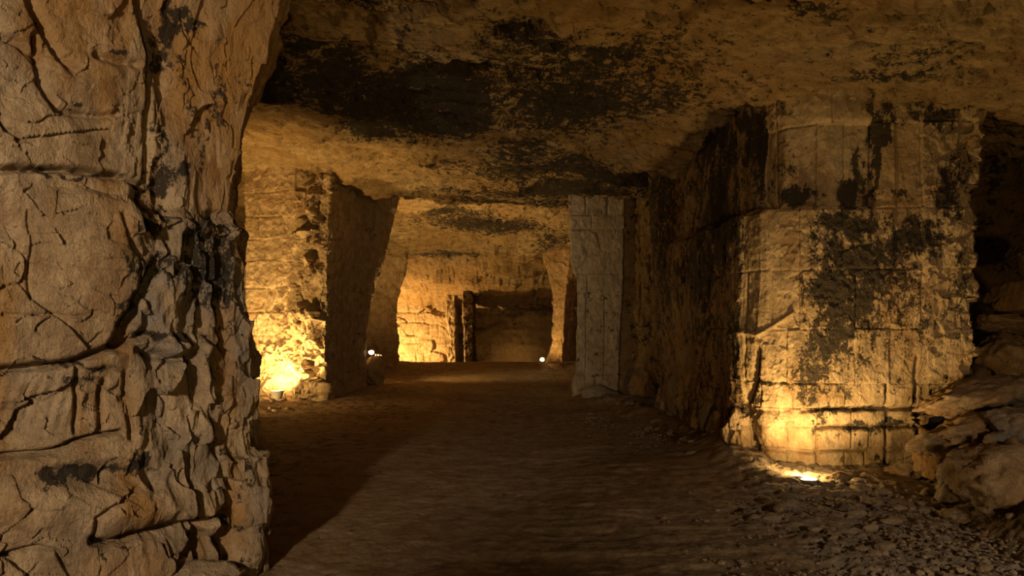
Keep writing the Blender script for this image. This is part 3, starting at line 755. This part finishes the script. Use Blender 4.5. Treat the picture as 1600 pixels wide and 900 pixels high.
# grey sawn pillar, right of the track
def r5(z, xa, xb, y=16.2): return (z, [(X_(xb, y) + .1, 18.0), (X_(xa, y) + .15, 17.6), (X_(xa, y), y), (X_(xb, y), y), (X_(xb, y) + .1, 18.0)])
simple_pillar('square-cut grey stone pillar standing alone at the right edge of the track, mid-distance',
              [r5(-.3, 891, 966), r5(.3, 893, 966), r5(.5, 899, 967), r5(2.3, 902, 972), r5(2.8, 900, 974), r5(3.0, 893, 974), r5(5.2, 887, 977)], [20, 50, 130, 50], 240,
              [-1, .54, 2.40, 2.86, 3.9, 4.22, 7], [[930], [916, 945], [918], [], [925], [915, 950]], .0147, M['grey'], (0.9, 4.1), 141, soot=.22, oc=.12, gy=.35, rugged=.022, z1=5.2, jt=.016,
              sootb=[(930, 560, 30, 30, .42), (905, 560, 10, 30, .4), (890, 320, 14, 12, .5)])
# dim block of rock in the recess between the grey pillar and the big one
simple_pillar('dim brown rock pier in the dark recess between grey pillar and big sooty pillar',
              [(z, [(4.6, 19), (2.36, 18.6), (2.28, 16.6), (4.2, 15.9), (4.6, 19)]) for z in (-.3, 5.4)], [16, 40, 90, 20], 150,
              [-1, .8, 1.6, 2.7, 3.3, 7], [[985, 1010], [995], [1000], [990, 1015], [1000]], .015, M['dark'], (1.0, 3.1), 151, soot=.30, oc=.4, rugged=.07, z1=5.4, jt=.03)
# far right slim pillar
def r4(z, xa, xm, xb, y=26.0): return (z, [(X_(xb, y), 27.6), (X_(xa, y) + .15, 27.4), (X_(xa, y), y), (X_(xm, y), y - .2), (X_(xb, y), y + .5), (X_(xb, y), 27.6)])
simple_pillar('slim far pillar right of the track, lit orange, flaring into the ceiling',
              [r4(-.2, 852, 876, 892), r4(1.0, 862, 879, 892), r4(2.4, 867, 882, 896), r4(3.1, 863, 884, 902), r4(3.8, 855, 888, 915), r4(4.2, 848, 890, 925), r4(5.0, 838, 892, 940)], [14, 30, 70, 40, 14], 170,
              [-1, 1.1, 2.7, 7], [[], [], []], .0236, M['cut'], (0.9, 4.0), 161, soot=.15, oc=.45, rugged=.07, z1=5.0)
# far left pillar behind the lit one
def r3(z, xa, xm, xb, y=26.0): return (z, [(X_(xb, y) - .3, 28.0), (-8.2, 28.0), (-8.2, 26.2), (X_(xa, y), y), (X_(xm, y), y), (X_(xb, y), y + .4), (X_(xb, y) - .3, 28.0)])
simple_pillar('far left pillar with overhanging cap, glowing yellow beside the small post lamp',
              [r3(-.2, 560, 606, 624), r3(.9, 560, 604, 618), r3(2.6, 560, 602, 617), r3(2.75, 560, 600, 618), r3(3.1, 560, 603, 622), r3(3.6, 560, 606, 631), r3(4.3, 560, 606, 633), r3(5.2, 560, 610, 640)], [14, 10, 40, 60, 40, 14], 180,
              [-1, 1.2, 2.7, 3.7, 7], [[604], [603], [606], [604]], .0236, M['cut'], (2.2, 5.3), 171, soot=.12, oc=.25, rugged=.06, z1=5.2)

# far wall of coursed stone under the low ceiling, and the piers beside it
def back_wall():
    Y = 36.0
    nu, nv = 170, 110
    xs = np.linspace(X_(560, Y), X_(702, Y), nu); zs = np.linspace(-1.2, 3.3, nv)
    P = np.empty((nu, nv, 3)); P[..., 0] = xs[:, None]; P[..., 1] = Y; P[..., 2] = zs[None]
    A = P.reshape(-1, 3); x, y = to_px(A)
    rows = [-2] + [Z_(v, Y) for v in (552, 537, 525, 504, 488)] + [4]
    cols = [[590, 625, 650, 662, 680], [600, 632, 655, 668, 684], [585, 627, 658, 676, 690], [605, 628, 648, 671, 686], [590, 626, 650, 666, 685], [600, 640, 662, 680]]
    cid, jd = Cells(rows, cols).run(x + 1.2 * fbm(A, 1, 2, 181), A[:, 2] + .03 * fbm(A, 1, 2, 182), Y / F)
    d = 0.10 * (rnd(cid, cid * 3, cid, 183) - .5) - .09 * np.exp(-(jd / .05) ** 2) * (.1 + rnd(cid, cid, cid, 188)) * np.clip(.8 + fbm(A, .8, 2, 187), 0, 2) + .14 * facets(A, (.8, 1.5, .9), 184, .9, .5) + .03 * facets(A, (4, 4, 4), 185, .7, .5)
    V = A.copy(); V[:, 1] -= d
    Q = grid_quads(nu, nv); St = np.stack([np.full(len(A), .17), np.full(len(A), .15), np.zeros(len(A))], 1)
    root = bpy.data.objects.new('wall_back', None); COL.objects.link(root); root.location = (-5, Y, 0); root['kind'] = 'structure'
    cf = cid[Q[:, 0]]
    for c in np.unique(cf):
        mk = cf == c
        if mk.sum() < 8: continue
        v, q, s_ = sub_mesh(V, Q, St, mk); link('stone_block', fast_mesh('stone_block', v, q, s_), M['cut'], root)
back_wall()
def rp(z, xa, xb, y=35.0, d=1.6): return (z, [(X_(xb, y) + .05, y + d), (X_(xa, y) - .05, y + d), (X_(xa, y), y), (X_(xb, y), y), (X_(xb, y) + .05, y + d)])
simple_pillar('small far pier with a swollen head at the right end of the lit far wall', [rp(-1, 702, 712), rp(.8, 702, 712), rp(1.8, 700, 711), rp(2.1, 697, 711), rp(3.4, 696, 712)], [8, 14, 30, 14], 80,
              [-2, .7, 1.8, 5], [[], [], []], .03, M['cut'], (.9, 4), 191, rugged=.08, z0=-1, z1=3.4)
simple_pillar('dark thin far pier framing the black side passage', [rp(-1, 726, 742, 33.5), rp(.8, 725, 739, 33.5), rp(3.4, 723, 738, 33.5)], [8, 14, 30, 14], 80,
              [-2, .7, 1.8, 5], [[], [], []], .03, M['dark'], (.9, 4), 201, rugged=.06, z0=-1, z1=3.4, soot=.5)  # raised soot value darkens the pier in place of its unlit side

# ------------------------------------------------------------------ lamps in view
floodlight('sunken lamp blazing at the foot of the big sooty pillar on the right', at(1262, 758, 7.35), .10, .07, (0.0, 0.0, 0), 170, 150, WARM, 0.04, aim=(0.05, 0.30, 1.0))
floodlight('white pot-shaped lamp glowing at the foot of the golden left pillar', (at(433, 640, 15.0)[0], 15.0, 0.10), .14, .18, (-0.05, 0.0, 0), 360, 160, WARM, 0.05, aim=(-0.15, .55, 1.0))
floodlight('bare starry lamp on top of the stone stump by the left pillar edge', at(580, 553, 19.75), .07, .07, (0.9, 0.3, 0), 900, 165, WARM, 0.05, aim=(0.15, 0.9, 0.45))
floodlight('small bright lamp on the ground beside the slim far right pillar', at(847, 564, 25.2), .08, .08, (0.9, 0.0, 0), 80, 178, WARM, 0.05, aim=(0.1, 0.4, 1.0))
point('lamp_light_sunken_spill', (3.14, 7.62, 0.13), 22, WARM, .04)
point('lamp_light_pot_spill', (at(430, 622, 15.1)[0], 15.15, .34), 12, WARM, .05)
point('lamp_light_hidden_far_left', (-5.9, 33.6, 0.0), 1000, WARM, .1)
point('lamp_light_hidden_far_right', (0.2, 42.4, -0.6), 34, WARM, .1)

# ------------------------------------------------------------------ boulders of the right bank
B = boulder
B('big flat brown slab leaning on the right foot of the sooty pillar', 1520, 622, 7.5, 92, 30, .45, 12, 11, oc=.2, gy=.1, rough=.8)
B('thick ochre-edged slab lying just under the big flat brown slab', 1515, 678, 7.0, 82, 34, .40, 16, 12, oc=.45, gy=.1, rough=.9)
B('grey slab at the right frame edge beside the ochre-edged slab', 1592, 660, 6.7, 52, 30, .35, 22, 13, gy=.6)
B('orange-stained knobbly rock in the hollow beside the pillar foot', 1458, 722, 7.3, 26, 30, .22, 0, 14, oc=.9, gy=0)
B('rounded blue-grey boulder in the middle of the right rubble bank', 1512, 742, 6.6, 48, 36, .28, 20, 15, gy=.7, oc=.05)
B('small pale squarish stone under the blue-grey boulder', 1487, 778, 6.5, 24, 20, .14, 5, 16, sub=4, gy=.4)
B('large gravelly brown boulder in the bottom right corner of the bank', 1582, 752, 6.0, 78, 66, .50, 25, 17, gy=.25, rough=1.0)
B('pointed blue-grey chunk wedged between the slabs', 1556, 688, 6.5, 22, 18, .12, 35, 18, sub=4, gy=.9, oc=0)
B('pale stone at the right frame edge above the slabs', 1594, 612, 7.3, 28, 24, .2, -10, 19, sub=4, gy=.5, oc=.2)
B('dark half-buried boulder under the right lower corner of the sooty pillar', 1418, 748, 7.75, 36, 22, .25, 5, 20, oc=.3)
B('low brown rock lying against the pillar foot, second right of the lamp', 1362, 752, 7.7, 34, 18, .18, 0, 21, sub=4)
B('lit-edged rock right beside the sunken lamp', 1304, 750, 7.55, 22, 14, .10, 0, 22, sub=4)
B('flat grey stone in front of the sunken lamp', 1328, 784, 6.9, 34, 15, .16, -8, 23, sub=4, gy=.8, oc=0)
B('small pale stone right of the flat grey stone', 1374, 806, 6.4, 16, 12, .1, 0, 24, sub=4, gy=.3)
B('broad low mound of brown rock below the blue-grey boulder', 1470, 842, 5.9, 70, 22, .30, -6, 25, gy=.1, rough=1.0)
B('angular brown stone on the gravel near the bottom right edge', 1560, 850, 5.5, 36, 18, .16, -10, 26, sub=4)
B('brown wedge-shaped rock half buried below the large gravelly boulder', 1604, 826, 5.6, 42, 26, .3, 10, 28, sub=4, gy=.1)
B('rough brown rock between the blue-grey boulder and the broad low mound', 1500, 806, 6.1, 30, 14, .2, 4, 29, sub=4)
B('small grey stone near the bottom right corner', 1530, 882, 5.0, 20, 11, .08, 10, 27, sub=4, gy=.6)
B('rounded orange boulder in the dark opening right of the pillar', 1584, 470, 9.6, 34, 28, .35, 8, 31, oc=.7, gy=0, mat='cut')
B('long flat boulder slab below the rounded orange boulder', 1566, 506, 9.3, 50, 15, .3, -8, 32, oc=.6, gy=0, mat='cut')
B('yellow-topped boulder at the right frame edge, highest of the pile', 1606, 408, 9.8, 26, 24, .4, 0, 33, oc=.3, gy=0, mat='cut')
B('big dim boulder filling the foot of the dark opening', 1572, 560, 9.0, 58, 44, .5, 5, 34, oc=.4, gy=0, mat='cut')
# crags at the foot of the long dark side wall
B('pale jagged crag at the left corner of the floodlit pillar, largest of its row', 1152, 678, 8.75, 26, 40, .26, 0, 41, gy=.3, mat='near', rough=1.0)
B('small pointed crag just behind the pale corner crag', 1128, 668, 9.4, 13, 26, .16, 5, 42, sub=4, gy=.7, mat='near')
B('whitish crag standing at the middle of the dark wall foot', 1108, 650, 10.0, 14, 32, .18, 0, 43, sub=4, gy=.6, mat='near')
B('blunt grey crag against the dark wall foot', 1084, 632, 10.9, 16, 26, .2, 0, 44, sub=4, gy=.7, mat='near')
B('tall narrow grey crag furthest along the dark wall foot', 1055, 622, 11.6, 13, 32, .2, 0, 45, sub=4, gy=.8, mat='near')
B('rough rock heap spreading from the foot of the grey pillar', 978, 634, 14.8, 46, 18, .5, -8, 46, gy=.5, mat='rubble', rough=1.2)
B('brown boulder tucked into the recess beside the grey pillar', 1004, 606, 15.2, 24, 24, .4, 0, 47, oc=.5)
B('squat broken rock by the grey pillar base, next to the heap', 945, 618, 15.7, 30, 14, .3, -5, 48, sub=4, gy=.4)
B('upright stone stump carrying the bare lamp', 587, 582, 19.85, 16, 32, .25, 3, 51, gy=.2, mat='cut')
B('low stone at the foot of the far right lamp', 868, 572, 25.0, 12, 5, .3, 0, 52, sub=4, oc=.3)
B('dark lump of rock at the bottom of the near left pillar', 300, 905, 4.45, 70, 22, .2, 0, 53, gy=.3, mat='near')

# loose stones and gravel
rs = np.random.RandomState(5)
def zfloor(x, y): return float(floor_base(np.array([x]), np.array([y]))[0])
zones = [('fist-sized grey-brown stone lying loose in the gravel of the right bank', 'loose stones on the right bank', 46, lambda: (rs.uniform(2.3, 4.2), rs.uniform(4.6, 7.6)), (.03, .075)),
         ('broken stone chip in the line of debris below the dark side wall', 'stone chips along the dark wall foot', 34, lambda: (lambda t: (2.55 - .22 * (t - 9) / 4 + rs.uniform(-.35, .1), t))(rs.uniform(8.8, 15)), (.03, .08)),
         ('small stone on the dirt around the white pot lamp', 'small stones by the left pillar foot', 14, lambda: (rs.uniform(-5.6, -4.0), rs.uniform(13.2, 15.2)), (.03, .06))]
protos = []
for k in range(6):
    W, T = rock_shape(2, 300 + k, (1, .8, .6), (0, 0, 0))
    me = fast_mesh('stone', W, T, np.tile([[.12, .1, .35]], (len(W), 1)), False); me.materials.append(M['rubble']); protos.append(me)
for label, group, n, f, (s0, s1) in zones:
    for k in range(n):
        x, y = f(); s = rs.uniform(s0, s1)
        o = bpy.data.objects.new('stone', protos[rs.randint(6)]); COL.objects.link(o)
        o.location = (x, y, zfloor(x, y) + s * .3 + .01); o.scale = (s * 1.2, s, s * 1.0); o.rotation_euler = (rs.uniform(-.3, .3), rs.uniform(-.3, .3), rs.uniform(0, 6.28))
        tag(o, label, 'stone', group)
# gravel: nobody could count it
Vg, Tg = [], []; b = 0
Vt, Tt = ico(1)
for k in range(3000):
    y = 4.3 + 9 * rs.rand() ** 1.6
    x0 = np.interp(y, [4, 5.2, 6.5, 8, 10, 13], [1.6, 2.0, 2.1, 2.2, 2.1, 1.9]); wd = np.interp(y, [4, 7, 8.5, 13], [2.6, 2.4, .5, .3])
    x = x0 + wd * rs.rand() ** .8 - .4 + .25 * rs.randn(); s = rs.uniform(.006, .022) * (1 + .6 * (rs.rand() < .1))
    W = Vt[:12] if False else Vt
    Wn = (W * (1 + rs.uniform(-.25, .25, (len(W), 1)))) * np.array([s * rs.uniform(.8, 1.5), s, s * .6])
    a = rs.uniform(0, 6.28); R = np.array([[math.cos(a), -math.sin(a), 0], [math.sin(a), math.cos(a), 0], [0, 0, 1]])
    Vg.append(Wn @ R.T + np.array([x, y, zfloor(x, y) + .012])); Tg.append(Tt + b); b += len(W)
Vg = np.concatenate(Vg); Tg = np.concatenate(Tg)
o = link('gravel', fast_mesh('gravel', Vg, Tg, np.tile([[.1, .1, .4]], (len(Vg), 1)), False), M['floor'])
tag(o, 'loose crushed gravel scattered over the right side of the track', 'gravel', kind='stuff')
